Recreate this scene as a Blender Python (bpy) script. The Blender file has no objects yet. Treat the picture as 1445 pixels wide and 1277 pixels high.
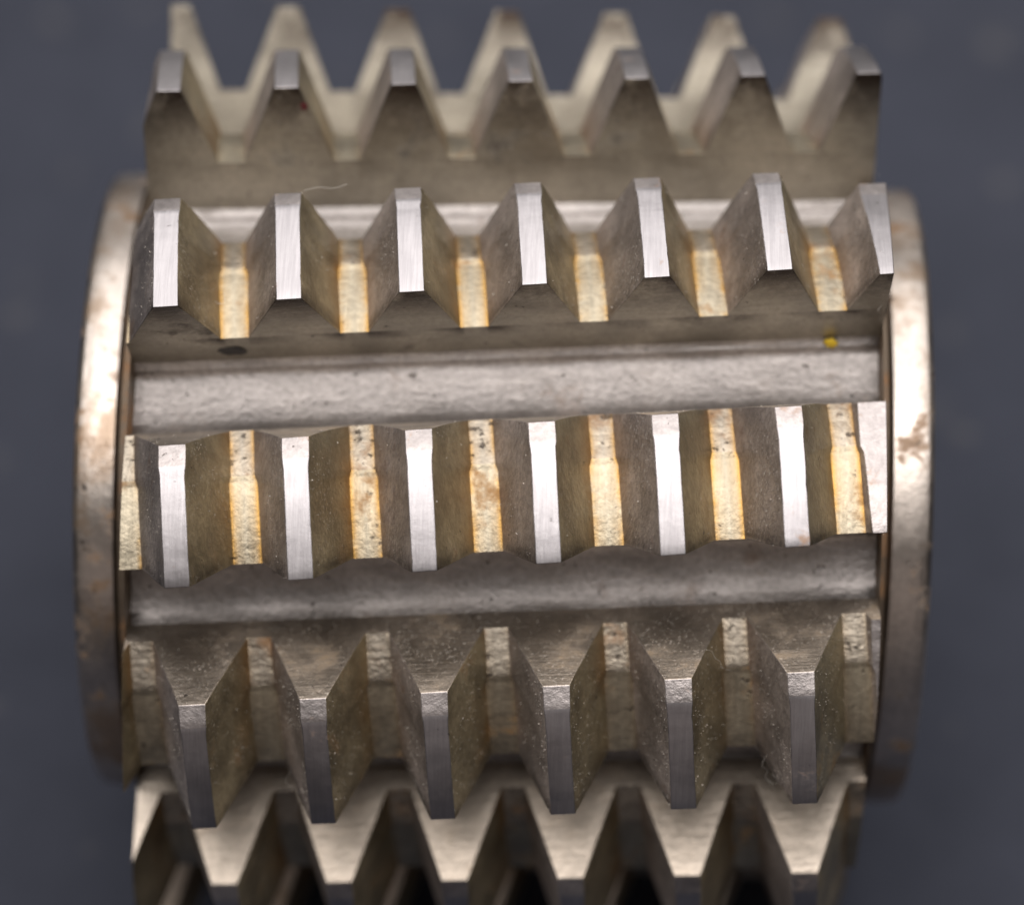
import bpy, bmesh, math, random
from mathutils import Vector, Matrix, noise

random.seed(4)
S = 0.0267                      # metres per unit (hub radius)
PHI = math.radians(50.0)        # camera looks down by this much
sP, cP = math.sin(PHI), math.cos(PHI)
AXIS_H = 1.553                  # height of the hob axis over the cloth, in units

scene = bpy.context.scene
C = scene.collection


def W(X, Y, Z):
    """hob frame (X along the axis, Y up the picture, Z to the viewer) -> world metres"""
    return Vector((X * S, (sP * Y - cP * Z) * S, (cP * Y + sP * Z + AXIS_H) * S))


# ------------------------------------------------------------------ camera
FPX, DIST, OY, ROLL, YAW = 4659.48, 10.87345, -0.1144, 0.02264, -0.01174
cy, sy = math.cos(YAW), math.sin(YAW)
cr, sr = math.cos(ROLL), math.sin(ROLL)
Ry = Matrix(((cy, 0, sy), (0, 1, 0), (-sy, 0, cy)))
Rr_ = Matrix(((cr, sr, 0), (-sr, cr, 0), (0, 0, 1)))
RC = Rr_ @ Ry                                   # hob frame -> camera axes
pos = RC.transposed() @ (Vector((0, 0, DIST)) - Vector((0, OY, 0)))
cam_d = bpy.data.cameras.new('camera')
cam = bpy.data.objects.new('camera', cam_d)
C.objects.link(cam)
M3 = Matrix(((1, 0, 0), (0, sP, -cP), (0, cP, sP)))   # hob frame -> world axes
cam_rot = (M3 @ RC.transposed()).to_4x4()
cam.matrix_world = Matrix.Translation(W(*pos)) @ cam_rot
cam_d.sensor_width = 36.0
cam_d.lens = 36.0 * FPX / 1445.0
cam_d.clip_start = 0.005
cam_d.clip_end = 50.0
cam_d.dof.use_dof = True
cam_d.dof.focus_distance = 9.46 * S
cam_d.dof.aperture_fstop = 12.5
scene.camera = cam

# ------------------------------------------------------------------ light
world = bpy.data.worlds.new("World")
scene.world = world
world.use_nodes = True
bg = world.node_tree.nodes['Background']
bg.inputs[0].default_value = (1.0, 0.95, 0.93, 1)
bg.inputs[1].default_value = 0.027

scene.view_settings.view_transform = 'Standard'
scene.view_settings.look = 'None'
scene.view_settings.exposure = 0.14
scene.view_settings.gamma = 1.0


def area(name, loc, target, sx, sy_, power, color):
    d = bpy.data.lights.new(name, 'AREA')
    d.shape = 'RECTANGLE'
    d.size, d.size_y = sx * S, sy_ * S
    d.energy = power
    d.color = color
    o = bpy.data.objects.new(name, d)
    C.objects.link(o)
    o.location = Vector(loc) * S
    dirv = (Vector(target) - Vector(loc)).normalized()
    o.rotation_euler = dirv.to_track_quat('-Z', 'Y').to_euler()
    return o


area('ceiling_lamp', (0.3, 3.2, 11.0), (0, 1.5, 1.5), 12, 10, 0.80, (1.0, 0.96, 0.94))
area('ceiling_lamp', (-0.3, -3.7, 10.8), (0, 0, 1.5), 11, 4.6, 0.56, (1.0, 0.95, 0.92))
area('window_lamp', (0.5, 16.0, 6.0), (0, 0, 1.5), 14, 6, 0.19, (1.0, 0.95, 0.92))
area('front_fill', (0, -14.5, 5.4), (0, 0, 1.5), 16, 6, 0.072, (1.0, 0.84, 0.78))  # added low front fill, no known source, lifts the lower crests

# ------------------------------------------------------------------ materials
def mat(name, base, rough=0.35, metallic=1.0, dark=0.75, light=1.12, mott=3.0,
        streak=None, streak_amt=0.12, bump=0.25, rust=None, rust_th=(0.62, 0.70), rust_scale=7.0,
        pit_th=(0.68, 0.74), pit_scale=34.0, pit_col=(0.05, 0.04, 0.035), pit_amt=0.8,
        dust_amt=0.0, dust_col=(0.62, 0.58, 0.53), dust_scale=70.0,
        edge_col=None, edge_amt=0.8, big_stain=None, amber=0.0, grain=0.0):
    m = bpy.data.materials.new(name)
    m.use_nodes = True
    nt = m.node_tree
    N, L = nt.nodes, nt.links
    b = N['Principled BSDF']
    tc = N.new('ShaderNodeTexCoord')

    def mapping(scale):
        mp = N.new('ShaderNodeMapping')
        mp.inputs['Scale'].default_value = tuple(s / S for s in scale)
        L.new(tc.outputs['Object'], mp.inputs['Vector'])
        return mp.outputs['Vector']

    def nz(scale, vec, detail=5, r=0.6, dist=0.0):
        n = N.new('ShaderNodeTexNoise')
        n.inputs['Scale'].default_value = scale
        n.inputs['Detail'].default_value = detail
        n.inputs['Roughness'].default_value = r
        n.inputs['Distortion'].default_value = dist
        L.new(vec, n.inputs['Vector'])
        return n.outputs['Fac']

    def ramp(fac, lo, hi):
        r = N.new('ShaderNodeMapRange')
        r.interpolation_type = 'SMOOTHSTEP'
        r.inputs['From Min'].default_value = lo
        r.inputs['From Max'].default_value = hi
        L.new(fac, r.inputs['Value'])
        return r.outputs['Result']

    def math_(op, a, bb):
        k = N.new('ShaderNodeMath')
        k.operation = op
        for i, x in enumerate((a, bb)):
            if isinstance(x, (int, float)):
                k.inputs[i].default_value = x
            else:
                L.new(x, k.inputs[i])
        return k.outputs[0]

    def mix(fac, a, bb):
        k = N.new('ShaderNodeMix')
        k.data_type = 'RGBA'
        if isinstance(fac, (int, float)):
            k.inputs[0].default_value = fac
        else:
            L.new(fac, k.inputs[0])
        for i, x in ((6, a), (7, bb)):
            if isinstance(x, tuple):
                k.inputs[i].default_value = (*x, 1)
            else:
                L.new(x, k.inputs[i])
        return k.outputs[2]

    v1 = mapping((1, 1, 1))
    big = nz(mott, v1, 6, 0.62)
    bigr = ramp(big, 0.32, 0.68)
    col = mix(bigr, tuple(c * dark for c in base), tuple(min(1, c * light) for c in base))
    ro = math_('ADD', rough - 0.06, math_('MULTIPLY', bigr, 0.10))
    hgt = math_('MULTIPLY', nz(26, v1, 4, 0.6), 0.6)
    if streak:
        vs = mapping(streak)
        st = nz(1.0, vs, 4, 0.65)
        col = mix(math_('MULTIPLY', ramp(st, 0.3, 0.7), streak_amt), col, tuple(c * 0.45 for c in base))
        hgt = math_('ADD', hgt, math_('MULTIPLY', st, 0.9))
        ro = math_('ADD', ro, math_('MULTIPLY', st, 0.06))
    if grain:
        g = nz(55, v1, 3, 0.7)
        col = mix(math_('MULTIPLY', ramp(g, 0.40, 0.66), grain), col, tuple(c * 0.35 for c in base))
        hgt = math_('ADD', hgt, math_('MULTIPLY', g, 0.8))
    met = metallic
    if big_stain:
        bs = ramp(nz(2.2, v1, 7, 0.66, 0.3), 0.46, 0.58)
        col = mix(math_('MULTIPLY', bs, 0.85), col, big_stain)
        met = math_('SUBTRACT', met, math_('MULTIPLY', bs, 0.25))
    if edge_col:
        at = N.new('ShaderNodeAttribute')
        at.attribute_name = 'edge'
        e = at.outputs['Fac']
        e = math_('MULTIPLY', e, ramp(nz(5.5, v1, 6, 0.70), 0.30, 0.58))
        e = math_('MULTIPLY', e, edge_amt)
        col = mix(e, col, edge_col)
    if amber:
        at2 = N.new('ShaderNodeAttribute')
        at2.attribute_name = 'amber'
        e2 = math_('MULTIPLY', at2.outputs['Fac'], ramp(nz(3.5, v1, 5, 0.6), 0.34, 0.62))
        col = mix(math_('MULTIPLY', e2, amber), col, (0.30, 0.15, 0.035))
    if rust:
        rf = ramp(nz(rust_scale, v1, 8, 0.68, 0.2), *rust_th)
        col = mix(math_('MULTIPLY', rf, 0.8), col, rust)
        met = math_('SUBTRACT', met, math_('MULTIPLY', rf, 0.5))
        ro = math_('ADD', ro, math_('MULTIPLY', rf, 0.18))
    pf = ramp(nz(pit_scale, v1, 3, 0.6), *pit_th)
    col = mix(math_('MULTIPLY', pf, pit_amt), col, pit_col)
    hgt = math_('SUBTRACT', hgt, math_('MULTIPLY', pf, 0.7))
    if dust_amt:
        df = math_('MULTIPLY', ramp(nz(dust_scale, v1, 2, 0.5), 0.60, 0.70), ramp(nz(4.0, v1, 4, 0.6), 0.35, 0.65))
        df = math_('MULTIPLY', df, dust_amt)
        col = mix(df, col, dust_col)
        met = math_('SUBTRACT', met, df)
        ro = math_('ADD', ro, math_('MULTIPLY', df, 0.4))
    L.new(col, b.inputs['Base Color'])
    L.new(ro, b.inputs['Roughness'])
    if isinstance(met, (int, float)):
        b.inputs['Metallic'].default_value = met
    else:
        mc = N.new('ShaderNodeClamp')
        L.new(met, mc.inputs[0])
        L.new(mc.outputs[0], b.inputs['Metallic'])
    bp = N.new('ShaderNodeBump')
    bp.inputs['Strength'].default_value = bump
    bp.inputs['Distance'].default_value = 0.012 * S
    L.new(hgt, bp.inputs['Height'])
    L.new(bp.outputs['Normal'], b.inputs['Normal'])
    return m


RUST = (0.36, 0.15, 0.045)
GOLD = (0.62, 0.36, 0.07)
M_crest = mat('ground_steel_crest', (0.37, 0.353, 0.362), 0.39, dark=0.86, light=1.10, streak=(110, 6, 6), streak_amt=0.30,
              bump=0.12, rust=(0.33, 0.19, 0.10), rust_th=(0.62, 0.74), rust_scale=7.0, pit_amt=0.5, pit_th=(0.70, 0.77))
M_kick = mat('raw_steel_heel_land', (0.42, 0.385, 0.375), 0.42, streak=(14, 14, 14), streak_amt=0.3, bump=0.22,
             rust=(0.40, 0.24, 0.15), rust_th=(0.58, 0.72), grain=0.25)
M_flank = mat('dusty_steel_flank', (0.50, 0.44, 0.41), 0.50, metallic=0.8, dark=0.62, light=1.2, mott=5.0, streak=(30, 10, 10),
              streak_amt=0.3, bump=0.35, rust=(0.13, 0.08, 0.05), rust_th=(0.56, 0.72), dust_amt=0.55, dust_scale=120, grain=0.4,
              edge_col=(0.035, 0.024, 0.018), edge_amt=0.9, amber=0.35)
M_olive = mat('olive_steel_flank', (0.45, 0.38, 0.25), 0.40, metallic=0.85, dark=0.58, light=1.2, mott=4.5, streak=(30, 10, 10),  # right-hand flanks, more olive than the left-hand ones
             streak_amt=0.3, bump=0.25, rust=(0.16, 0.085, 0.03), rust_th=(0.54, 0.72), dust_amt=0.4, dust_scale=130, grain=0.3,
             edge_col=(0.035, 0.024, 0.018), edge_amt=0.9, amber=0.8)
M_face = mat('ground_cutting_face', (0.48, 0.44, 0.365), 0.42, metallic=0.95, dark=0.66, light=1.12, mott=3.0, streak=(5, 60, 60),
             streak_amt=0.2, bump=0.18, rust=(0.055, 0.04, 0.03), rust_th=(0.56, 0.70), rust_scale=4.0, pit_amt=0.8, dust_amt=0.25,
             dust_scale=120, grain=0.25, edge_col=(0.05, 0.036, 0.028), edge_amt=1.1)
M_heel = mat('milled_heel_wall', (0.63, 0.55, 0.465), 0.42, dark=0.66, light=1.12, mott=3.2, streak=(4, 75, 75), streak_amt=0.35,
             bump=0.24, rust=(0.36, 0.23, 0.10), rust_th=(0.52, 0.72), rust_scale=3.2, dust_amt=0.5, dust_scale=120, grain=0.2)
M_root = mat('tarnished_root_land', (0.45, 0.40, 0.305), 0.42, dark=0.72, mott=6.0, streak=(60, 6, 6), streak_amt=0.40, bump=0.25, grain=0.3,
             rust=(0.30, 0.15, 0.04), rust_th=(0.55, 0.72), rust_scale=7.0, edge_col=(0.40, 0.225, 0.05), edge_amt=1.0, pit_th=(0.66, 0.73), pit_scale=24.0, pit_amt=0.65)
M_rootraw = mat('raw_root_land', (0.44, 0.39, 0.32), 0.44, dark=0.65, mott=6.0, streak=(9, 24, 24), streak_amt=0.35, bump=0.45, grain=0.4,
                rust=(0.26, 0.14, 0.06), rust_th=(0.54, 0.70), rust_scale=8.0, pit_th=(0.61, 0.69), edge_col=(0.36, 0.21, 0.06), edge_amt=0.9)
M_floor = mat('rough_milled_gash_floor', (0.42, 0.39, 0.375), 0.50, dark=0.70, light=1.1, mott=3.0, streak=(7, 26, 26),
              streak_amt=0.35, bump=0.35, rust=(0.24, 0.16, 0.11), rust_th=(0.58, 0.76), rust_scale=3.0, pit_th=(0.66, 0.73),
              grain=0.35, dust_amt=0.2, dust_scale=110)
M_end = mat('rusty_end_face', (0.22, 0.17, 0.125), 0.55, metallic=0.7, rust=(0.30, 0.15, 0.06), rust_th=(0.50, 0.66), rust_scale=5.0, bump=0.4)
M_hub = mat('stained_hub_steel', (0.61, 0.545, 0.49), 0.36, dark=0.74, light=1.08, mott=3.0, streak=(60, 7, 7), streak_amt=0.18,
            bump=0.14, rust=(0.24, 0.14, 0.07), rust_th=(0.55, 0.65), rust_scale=8.0, big_stain=(0.26, 0.185, 0.125),
            pit_th=(0.66, 0.72), pit_scale=16.0, pit_amt=0.7, grain=0.25)


def simple(name, col, rough=0.7, metallic=0.0):
    m = bpy.data.materials.new(name)
    m.use_nodes = True
    b = m.node_tree.nodes['Principled BSDF']
    n = m.node_tree.nodes.new('ShaderNodeTexNoise')
    n.inputs['Scale'].default_value = 30 / S
    r = m.node_tree.nodes.new('ShaderNodeMix')
    r.data_type = 'RGBA'
    r.inputs[6].default_value = (*[c * 0.7 for c in col], 1)
    r.inputs[7].default_value = (*[min(1, c * 1.2) for c in col], 1)
    m.node_tree.links.new(n.outputs['Fac'], r.inputs[0])
    m.node_tree.links.new(r.outputs[2], b.inputs['Base Color'])
    b.inputs['Roughness'].default_value = rough
    b.inputs['Metallic'].default_value = metallic
    return m


# ------------------------------------------------------------------ helpers
def link(name, me, parent=None):
    o = bpy.data.objects.new(name, me)
    C.objects.link(o)
    if parent:
        o.parent = parent
    return o


def tag(o, label, cat, group=None):
    o['label'], o['category'] = label, cat
    if group:
        o['group'] = group
    return o


def finish(bm, name, mats, parent, bevel=0.0, smooth=30):
    me = bpy.data.meshes.new(name)
    bm.normal_update()
    bm.to_mesh(me)
    bm.free()
    for m in mats:
        me.materials.append(m)
    for p in me.polygons:
        p.use_smooth = True
    me.set_sharp_from_angle(angle=math.radians(smooth))
    o = link(name, me, parent)
    if bevel:
        md = o.modifiers.new('edge_wear', 'BEVEL')
        md.limit_method = 'ANGLE'
        md.angle_limit = math.radians(28)
        md.width = bevel * S
        md.segments = 2
    return o


# ------------------------------------------------------------------ hob geometry (units)
NR = 12
PITCH, X0, TH0, HX = 0.35279, 0.11236, 0.38938, 0.05799
STARTS = -2.0
RT, RT_B, RT_H = 1.55515, 1.508, 1.48254
A_B, A_TIP, A_ROOT = 0.228, 0.26684, 0.31408
RR, RR_G1, RR_G2, RR_H = 1.28399, 1.2400, 1.2422, 1.19371
T_G = 0.62
XL, XR = -1.125, 1.103
FLOOR_R, WALL_R, LIP_R = 1.07, 1.10, 1.105


def amax(R):
    f = (R - RR_H) / (RT_H - RR_H)
    return A_ROOT + (A_TIP - A_ROOT) * f


def crest_R(t):
    tb = A_B / A_TIP
    return RT + (RT_B - RT) * t / tb if t < tb else RT_B + (RT_H - RT_B) * (t - tb) / (1 - tb)


def root_R(t):
    if t <= T_G:
        return RR + (RR_G1 - RR) * t / T_G
    if t < T_G + 0.04:
        return RR_G1 + (RR_G2 - RR_G1) * (t - T_G) / 0.04
    return RR_G2 + (RR_H - RR_G2) * (t - T_G - 0.04) / (0.96 - T_G)


def crest_half(t):
    return 0.0362 if t < 0.80 else 0.0362 + 0.003 * min(1, (t - 0.80) / 0.05)


def root_half(t):
    if t <= T_G - 0.02:
        return 0.0425
    return 0.0425 - 0.0070 * min(1, (t - T_G + 0.02) / 0.06)


def theta(row, x, a):
    return TH0 + row * 2 * math.pi / NR + HX * x + a


def thread_x(row, u, a):
    """axial place of thread coordinate u (in pitches) on a row, at angle a behind its cutting face"""
    x = X0 + PITCH * u
    for _ in range(6):
        x = X0 + PITCH * (u + STARTS * theta(row, x, a) / (2 * math.pi))
    return x


def P(row, x, R, a):
    th = theta(row, x, a)
    return W(x, R * math.sin(th), R * math.cos(th))


def clip_ends(bm, xl, xr, cap_mat):
    for x, nx in ((xl, -1), (xr, 1)):
        geom = bm.verts[:] + bm.edges[:] + bm.faces[:]
        r = bmesh.ops.bisect_plane(bm, geom=geom, dist=1e-7, plane_co=(x * S, 0, 0), plane_no=(nx, 0, 0), clear_outer=True)
        ed = [e for e in r['geom_cut'] if isinstance(e, bmesh.types.BMEdge) and e.is_boundary]
        if ed:
            f = bmesh.ops.holes_fill(bm, edges=ed, sides=0)
            for ff in f['faces']:
                ff.material_index = cap_mat


TS = [0, 0.03, 0.08, 0.14, 0.20, 0.26, 0.32, 0.38, 0.44, 0.50, 0.55, T_G - 0.02, T_G, T_G + 0.04, 0.70, 0.74, 0.78, 0.82, 0.8545, 0.89, 0.93, 0.965, 1.0]
NS = 6      # stations up a flank


def make_tooth(row, k, parent, cap=None):
    """one rack tooth: crest 0, flanks 1, cutting face 2, heel wall 3, raw heel land 4, hidden underside 5"""
    bm = bmesh.new()
    rng = random.Random(row * 100 + k)
    ed = bm.verts.layers.float.new('edge')
    am = bm.verts.layers.float.new('amber')
    grid = []
    for t in TS:
        rt, rr = crest_R(t), root_R(t)
        c, r0 = crest_half(t), PITCH / 2 - root_half(t)
        if cap:
            lim = RR + (RR_H - RR) * t + 0.012 + cap
            f = (lim - rr) / (rt - rr)
            c = r0 + (c - r0) * f
            rt = lim
        line = []
        for side in (-1, 1):
            fl = []
            for i in range(NS + 1):
                f = i / NS
                fl.append((side * (r0 + (c - r0) * f), rr + (rt - rr) * f))
            line += fl if side < 0 else fl[::-1]
        vs = []
        for j, (dx, R) in enumerate(line):
            a = t * amax(R)
            x = thread_x(row, k, a) + dx
            w = 0.0011 * noise.noise(Vector((x * 9 + row * 3.1, R * 17, a * 14 + k)))
            if j in (NS, NS + 1):                   # worn, nicked crest corners
                nick = noise.noise(Vector((x * 40 + k * 7.7, a * 70, row * 9.1)))
                side_ = -1 if j == NS else 1
                x -= side_ * (0.0002 + 0.0035 * max(0.0, nick - 0.25))
                R -= 0.0045 * max(0.0, nick - 0.25) + (0.0015 * (rng.random() + 0.4) if t == 0 else 0)
            v = bm.verts.new(P(row, x + w, R + w * 0.7, a))
            v[ed] = max(0.0, (R - rr) / (rt - rr) - 0.25) / 0.75 if t == 0 else (0.7 if t < 0.05 else (0.35 if t < 0.1 else 0.0))
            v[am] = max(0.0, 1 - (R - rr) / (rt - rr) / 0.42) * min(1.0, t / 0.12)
            vs.append(v)
        grid.append(vs)
    n = len(grid[0])
    for i in range(len(TS) - 1):
        for j in range(n - 1):
            f = bm.faces.new((grid[i][j], grid[i][j + 1], grid[i + 1][j + 1], grid[i + 1][j]))
            mid = j == NS
            f.material_index = (4 if (TS[i] > 0.85 or (cap and cap < 0.1)) else 0) if mid else (1 if j < NS else 7)
        f = bm.faces.new((grid[i][n - 1], grid[i][0], grid[i + 1][0], grid[i + 1][n - 1]))
        f.material_index = 5
    for i, mi in ((0, 2), (len(TS) - 1, 3)):
        g = grid[i]
        for j in range(NS):
            f = bm.faces.new((g[j], g[j + 1], g[n - 2 - j], g[n - 1 - j]) if i else (g[n - 1 - j], g[n - 2 - j], g[j + 1], g[j]))
            f.material_index = mi
    bmesh.ops.recalc_face_normals(bm, faces=bm.faces)
    clip_ends(bm, XL, XR, 6)
    bmesh.ops.delete(bm, geom=[f for f in bm.faces if f.material_index == 5], context='FACES_ONLY')
    bmesh.ops.delete(bm, geom=[e for e in bm.edges if not e.link_faces], context='EDGES')
    bmesh.ops.delete(bm, geom=[v for v in bm.verts if not v.link_edges], context='VERTS')
    if len(bm.faces) < 6 or max(v.co.x for v in bm.verts) - min(v.co.x for v in bm.verts) < 0.012 * S:
        bm.free()
        return None
    return finish(bm, 'tooth', (M_crest, M_flank, M_face, M_heel, M_kick, M_flank, M_end, M_olive), parent, 0.0022)


def make_row(row, parent):
    """the rib the teeth of one row stand on: root land 0, raw root land 1, cutting face 2, heel wall 3, end 4"""
    bm = bmesh.new()
    ed = bm.verts.layers.float.new('edge')
    us = []                                         # stations: (thread u, offset kind)
    for k in range(-5, 6):
        us += [(k, 0, 0), (k + 0.5, -1, 1.0), (k + 0.5, -0.62, 0.25), (k + 0.5, 0, 0.0), (k + 0.5, 0.62, 0.25), (k + 0.5, 1, 1.0)]
    top = []
    for t in TS:
        vs = []
        for u, o, e in us:
            R = root_R(t) - (0.003 if abs(o) > 0 and abs(o) < 1 else 0) * 0
            a = t * amax(R)
            x = thread_x(row, u, a) + o * root_half(t) * 1.0
            w = 0.0012 * noise.noise(Vector((x * 11 + row, R * 13, a * 16)))
            v = bm.verts.new(P(row, x, R + w, a))
            v[ed] = e * (0.25 if x < XL + 0.06 else 1.0) * (1.0 if row in (-1, 0) else 0.22)
            vs.append(v)
        top.append(vs)
    n = len(us)
    for i in range(len(TS) - 1):
        for j in range(n - 1):
            f = bm.faces.new((top[i][j], top[i][j + 1], top[i + 1][j + 1], top[i + 1][j]))
            f.material_index = 1 if TS[i] >= T_G + 0.03 else 0
    # down the cutting face, and down the heel wall, to inside the core
    def skirt(line, t, Rs, mi, flip):
        prev = line
        for R in Rs:
            cur = []
            for u, o, e in us:
                a = t * amax(max(R, 1.06)) if t else 0.0
                x = thread_x(row, u, t * amax(root_R(t))) + o * root_half(t)
                cur.append(bm.verts.new(P(row, x, R, a)))
            for j in range(n - 1):
                q = (prev[j], prev[j + 1], cur[j + 1], cur[j])
                f = bm.faces.new(q if not flip else q[::-1])
                f.material_index = mi
            prev = cur
        return prev
    b0 = skirt(top[0], 0.0, (1.22, 1.16, 1.02), 2, False)
    b1 = skirt(top[-1], 1.0, (1.15, 1.10, 1.02), 3, True)
    for j in range(n - 1):
        f = bm.faces.new((b0[j], b0[j + 1], b1[j + 1], b1[j]))
        f.material_index = 4
    f = None
    bmesh.ops.recalc_face_normals(bm, faces=bm.faces)
    clip_ends(bm, XL, XR, 4)
    o = finish(bm, 'tooth_row', (M_root, M_rootraw, M_face, M_heel, M_end), parent, 0.0)
    return o


hob = bpy.data.objects.new('gear_hob', None)
hob.empty_display_size = 0.01
C.objects.link(hob)
tag(hob, 'worn steel gear hob with rows of tapered teeth, lying on dark cloth', 'gear hob')

for row in range(-6, 6):
    rib = make_row(row, hob)
    for k in range(-6, 7):
        xc = thread_x(row, k, 0)
        if XL - 0.2 < xc < XR + 0.2:
            cap = None
            if xc > XR - 0.03:                      # the run-out of the thread is turned down step by step
                cap = {0: 0.20, -1: 0.030, -2: 0.030}.get(row)
            make_tooth(row, k, rib, cap)


# core: the floors of the gashes, with the fillets at both sides
def core():
    bm = bmesh.new()
    prof = [(-0.02, 1.02), (0.30, 1.04), (A_ROOT + 0.008, 1.118), (0.334, 1.100), (0.345, 1.086), (0.362, 1.0755), (0.40, 1.066),
            (0.44, 1.065), (0.478, 1.068), (0.492, 1.073), (0.5005, 1.081), (0.5035, 1.091), (0.507, 1.0955), (0.515, 1.0985), (0.5236, 1.112), (0.5236 + 0.001, 1.03)]
    nx = 40
    xs = [XL] + [XL + 0.005 + (XR - XL - 0.010) * i / nx for i in range(nx + 1)] + [XR]
    for row in range(-6, 6):
        g = []
        for x in xs:
            vs = []
            end = x in (XL, XR)
            for a, R in prof:
                rr = min(R, R - 0.006) if end else R
                w = 0 if end else 0.0022 * noise.noise(Vector((x * 3.0, a * 30, row * 5))) + 0.0012 * noise.noise(Vector((x * 12, a * 90, row * 5)))
                vs.append(bm.verts.new(P(row, x, rr + w, a)))
            g.append(vs)
        for i in range(len(xs) - 1):
            for j in range(len(prof) - 1):
                f = bm.faces.new((g[i][j], g[i][j + 1], g[i + 1][j + 1], g[i + 1][j]))
                f.material_index = 1 if i in (0, len(xs) - 2) else 0
    bmesh.ops.recalc_face_normals(bm, faces=bm.faces)
    return finish(bm, 'core', (M_floor, M_end), hob, 0, 40)


core()


def lathe(name, prof, mats, parent, seg=160, mi=None, smooth=30):
    bm = bmesh.new()
    rings = []
    for x, R in prof:
        rings.append([bm.verts.new(W(x, R * math.sin(2 * math.pi * i / seg), R * math.cos(2 * math.pi * i / seg))) for i in range(seg)])
    for a in range(len(prof) - 1):
        for i in range(seg):
            f = bm.faces.new((rings[a][i], rings[a][(i + 1) % seg], rings[a + 1][(i + 1) % seg], rings[a + 1][i]))
            f.material_index = mi[a] if mi else 0
    bmesh.ops.recalc_face_normals(bm, faces=bm.faces)
    return finish(bm, name, mats, parent, 0, smooth)


for xo, xi, xe in ((-1.308, -1.178, XL), (1.276, 1.146, XR)):
    s = 1 if xo < 0 else -1
    lathe('hub', [(xo + s * 0.004, 0.55), (xo, 0.56), (xo, 0.972), (xo + s * 0.004, 0.986), (xo + s * 0.012, 0.995), (xo + s * 0.022, 0.999),
                  (xo + s * 0.07, 1.0), (xi - s * 0.006, 1.0), (xi - s * 0.001, 0.996), (xi, 0.990), (xi, 0.90)], (M_hub,), hob)
    lathe('neck', [(xi - s * 0.01, 0.92), (xi + s * 0.012, 0.93), (xi + s * 0.013, 1.018), (xe + s * 0.01, 1.03)], (M_end,), hob)
    lathe('end_face', [(xe + s * 0.001, 0.93), (xe + s * 0.0012, 1.18)], (M_end,), hob)
lathe('bore', [(-1.304, 0.55), (1.272, 0.55)], (M_end,), hob)

# ------------------------------------------------------------------ dirt: dust, lint, crumbs
def flank_point(row, k, t, side, f):
    rt, rr = crest_R(t), root_R(t)
    c, r0 = crest_half(t), PITCH / 2 - root_half(t)
    R = rr + (rt - rr) * f
    a = t * amax(R)
    return P(row, thread_x(row, k, a) + side * (r0 + (c - r0) * f + 0.001), R + 0.0005, a)


def dust():
    bm = bmesh.new()
    rng = random.Random(11)

    def speck(p, sz):
        vs = [bm.verts.new(p + Vector((rng.gauss(0, 1), rng.gauss(0, 1), rng.gauss(0, 1))).normalized() * sz * S) for _ in range(4)]
        for q in ((0, 1, 2), (0, 2, 3), (0, 3, 1), (1, 3, 2)):
            bm.faces.new([vs[i] for i in q])
    for row, cnt, heel in ((-2, 5200, 3000), (-1, 900, 500), (0, 1300, 200)):
        for _ in range(cnt):
            k = rng.randint(-3, 3)
            t, f, side = rng.random(), rng.random() ** 0.8, rng.choice((-1, -1, 1))
            p = flank_point(row, k, t, side, f)
            if XL * S < p.x < XR * S and noise.noise(p / S * 7) > -0.12:
                speck(p, rng.uniform(0.0007, 0.0020) if rng.random() < 0.95 else rng.uniform(0.0025, 0.004))
        for _ in range(heel):
            R = rng.uniform(1.10, 1.47)
            x = rng.uniform(XL, XR)
            k = min(range(-5, 5), key=lambda q: abs(thread_x(row, q, 0.27) - x))
            d = abs(thread_x(row, k, 0.27) - x)
            top = RT_H if d < 0.037 else RT_H - (RT_H - RR_H) * min(1, (d - 0.037) / 0.1)
            if R < top:
                speck(P(row, x, R, amax(R) + 0.001), rng.uniform(0.0008, 0.0022))
    return finish(bm, 'dust', (simple('pale_dust', (0.50, 0.46, 0.41), 0.9),), None)


d_ = dust()
d_['kind'] = 'stuff'

M_lint = simple('pale_lint', (0.42, 0.39, 0.35), 0.8)


def fibre(pts, label, r=0.0011):
    cps = [Vector(p) for p in pts]
    path = []
    n = len(cps)
    for i in range(n - 1):
        p0, p1, p2, p3 = cps[max(i - 1, 0)], cps[i], cps[i + 1], cps[min(i + 2, n - 1)]
        for j in range(6):
            t = j / 6
            path.append(0.5 * ((2 * p1) + (p2 - p0) * t + (2 * p0 - 5 * p1 + 4 * p2 - p3) * t * t + (3 * p1 - p0 - 3 * p2 + p3) * t ** 3))
    path.append(cps[-1])
    bm = bmesh.new()
    prev = None
    for i, p in enumerate(path):
        d = (path[min(i + 1, len(path) - 1)] - path[max(i - 1, 0)]).normalized()
        u = d.orthogonal().normalized()
        v = d.cross(u)
        ring = [bm.verts.new(p + (u * math.cos(q) + v * math.sin(q)) * r * 0.5 * S) for q in (0, 2.094, 4.189)]
        if prev:
            for q in range(3):
                bm.faces.new((prev[q], prev[(q + 1) % 3], ring[(q + 1) % 3], ring[q]))
        prev = ring
    o = finish(bm, 'lint_fibre', (M_lint,), None)
    return tag(o, label, 'lint fibre', 'lint fibres caught on the hob')


def curl(row, x, R, a, seed, n=7, step=0.022, lift=0.012):
    rng = random.Random(seed)
    pts = [P(row, x, R, a)]
    dx, dR, da = rng.uniform(-1, 1), rng.uniform(-0.3, 0.5), rng.uniform(-1, 1)
    for i in range(n - 1):
        x += dx * step
        R += (dR * 0.5 + 0.25 * lift / 0.012) * step * 0.5
        a += da * step * 0.6
        dx += rng.uniform(-0.9, 0.9)
        dR += rng.uniform(-0.6, 0.4)
        da += rng.uniform(-0.9, 0.9)
        pts.append(P(row, x, R, a))
    return pts


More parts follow.
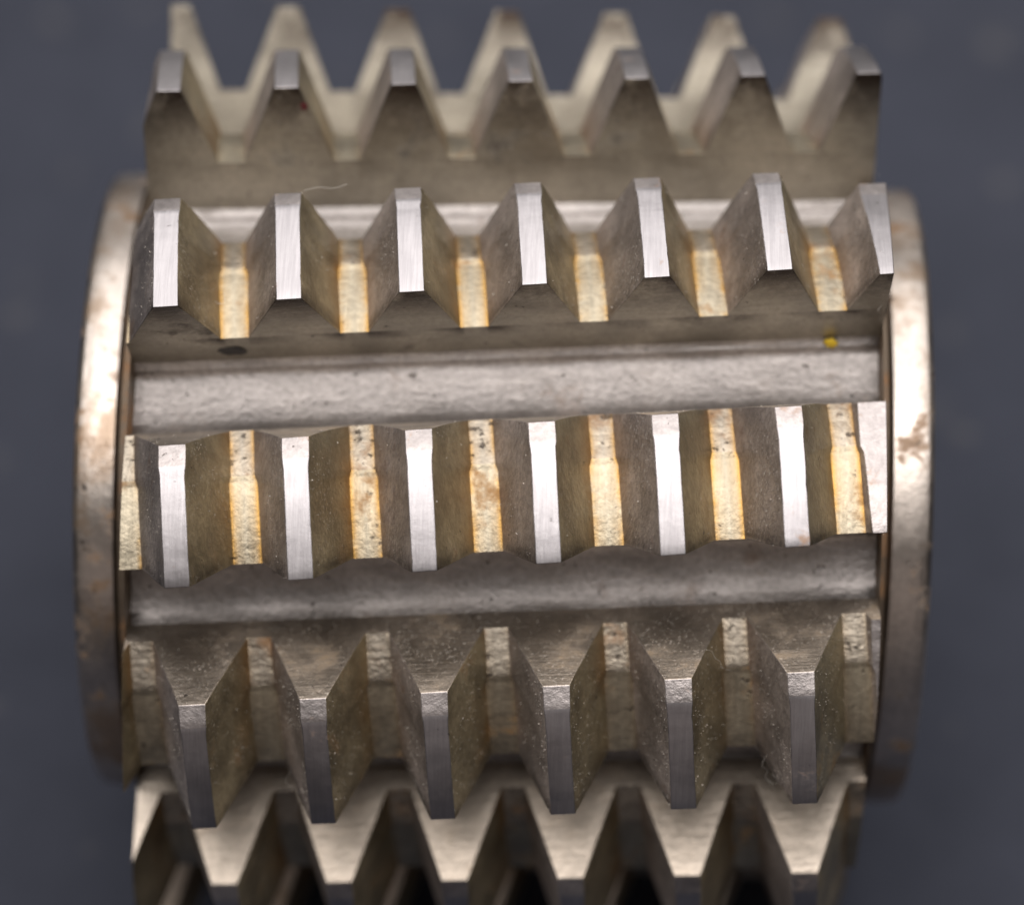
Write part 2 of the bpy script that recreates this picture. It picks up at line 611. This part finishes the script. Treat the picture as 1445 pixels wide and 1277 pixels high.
tx = lambda row, k: thread_x(row, k, 0.02)
fibre([P(-2, tx(-2, 2) - 0.105, 1.40, 0.045), P(-2, tx(-2, 2) - 0.118, 1.405, 0.020), P(-2, tx(-2, 2) - 0.098, 1.40, 0.0),
       P(-2, tx(-2, 2) - 0.105, 1.395, -0.022), P(-2, tx(-2, 2) - 0.080, 1.41, -0.030), P(-2, tx(-2, 2) - 0.070, 1.43, -0.012),
       P(-2, tx(-2, 2) - 0.088, 1.42, 0.004)], 'looped pale lint fibre hanging low beside the rightmost tall pointed tooth', 0.0014)
fibre(curl(0, 1.075, 1.30, -0.012, 5), 'curled pale lint fibre on the cutting face next to the right hub', 0.0012)
fibre([P(0, -0.615, 1.475, 0.275), P(0, -0.575, 1.478, 0.281), P(0, -0.53, 1.482, 0.274), P(0, -0.49, 1.49, 0.279)],
      'straight pale lint fibre sticking out behind the second tooth of the upper middle row', 0.0011)
fibre(curl(-2, tx(-2, -2) - 0.10, 1.42, 0.06, 8), 'small tangled lint fibre on the second tall tooth of the lower middle row', 0.0012)
fibre(curl(-2, tx(-2, 1) + 0.13, 1.36, 0.24, 21), 'thin lint fibre on the wide heel face of the fifth tall tooth', 0.0010)
fibre(curl(0, -0.845, 1.36, 0.06, 14), 'thin lint fibre lying across the first root gap of the upper middle row', 0.0010)


def chip(name, centre, sx, sy, sz, m, label, cat, seed, ax):
    """small irregular lump: centre, half sizes along the three given axes"""
    bm = bmesh.new()
    bmesh.ops.create_icosphere(bm, subdivisions=3, radius=1.0)
    for v in bm.verts:
        k = 1 + 0.45 * noise.noise(v.co * 1.6 + Vector((seed, 0, 0))) + 0.15 * noise.noise(v.co * 4 + Vector((seed, 3, 0)))
        c = v.co * k
        v.co = centre + (ax[0] * c.x * sx + ax[1] * c.y * sy + ax[2] * c.z * sz) * S
    o = finish(bm, name, (m,), None)
    return tag(o, label, cat)


def axes(row, x, R, a):
    ex = Vector((1, 0, 0))
    er = (P(row, x, R + 0.01, a) - P(row, x, R, a)).normalized()
    return ex, er, ex.cross(er)


chip('crumb', P(-1, 0.953, 1.112, 0.508), 0.019, 0.015, 0.014, simple('yellow_crumb', (0.62, 0.42, 0.02), 0.6),
     'tiny yellow crumb on the ledge of the upper gash near the right hub', 'crumb', 2.0, axes(-1, 0.95, 1.1, 0.508))
chip('grime_flake', P(0, -0.825, 1.185, -0.001), 0.040, 0.032, 0.0035, simple('black_grime', (0.022, 0.018, 0.016), 0.5),
     'black flake of grime on the cutting face below the first root gap', 'grime flake', 7.0, axes(0, -0.82, 1.18, 0))
chip('paint_speck', P(1, -0.640, 1.485, -0.001), 0.010, 0.015, 0.002, simple('dark_red_paint', (0.085, 0.012, 0.014), 0.5),
     'dark red speck on the second tooth face of the row second from the top', 'paint speck', 4.0, axes(1, -0.64, 1.48, 0))

# ------------------------------------------------------------------ cloth underneath
m = bpy.data.materials.new('dark_woven_cloth')
m.use_nodes = True
nt = m.node_tree
b = nt.nodes['Principled BSDF']
tc = nt.nodes.new('ShaderNodeTexCoord')


def nnoise(scale, detail, rough=0.6):
    n = nt.nodes.new('ShaderNodeTexNoise')
    n.inputs['Scale'].default_value = scale / S
    n.inputs['Detail'].default_value = detail
    n.inputs['Roughness'].default_value = rough
    nt.links.new(tc.outputs['Object'], n.inputs['Vector'])
    return n.outputs['Fac']


def cmix(fac, a, bb):
    k = nt.nodes.new('ShaderNodeMix')
    k.data_type = 'RGBA'
    nt.links.new(fac, k.inputs[0])
    for i, x in ((6, a), (7, bb)):
        if isinstance(x, tuple):
            k.inputs[i].default_value = (*x, 1)
        else:
            nt.links.new(x, k.inputs[i])
    return k.outputs[2]


c1 = cmix(nnoise(1.5, 7, 0.75), (0.016, 0.020, 0.033), (0.054, 0.060, 0.086))
r = nt.nodes.new('ShaderNodeMapRange')
r.inputs['From Min'].default_value, r.inputs['From Max'].default_value = 0.66, 0.74
nt.links.new(nnoise(3.2, 2, 0.4), r.inputs['Value'])
c2 = cmix(r.outputs[0], c1, (0.085, 0.085, 0.095))
nt.links.new(c2, b.inputs['Base Color'])
b.inputs['Roughness'].default_value = 0.85
bp = nt.nodes.new('ShaderNodeBump')
bp.inputs['Distance'].default_value = 0.02 * S
bp.inputs['Strength'].default_value = 0.5
nt.links.new(nnoise(40, 3), bp.inputs['Height'])
nt.links.new(bp.outputs[0], b.inputs['Normal'])
bm = bmesh.new()
bmesh.ops.create_grid(bm, x_segments=60, y_segments=60, size=30 * S)
for v in bm.verts:
    d = max(0.0, v.co.length / S - 3.0)
    v.co.z = 0.03 * S * min(1, d / 3) * (noise.noise(v.co / S * 0.35) - 0.3)
cloth = finish(bm, 'cloth_ground', (m,), None)
cloth['kind'] = 'structure'
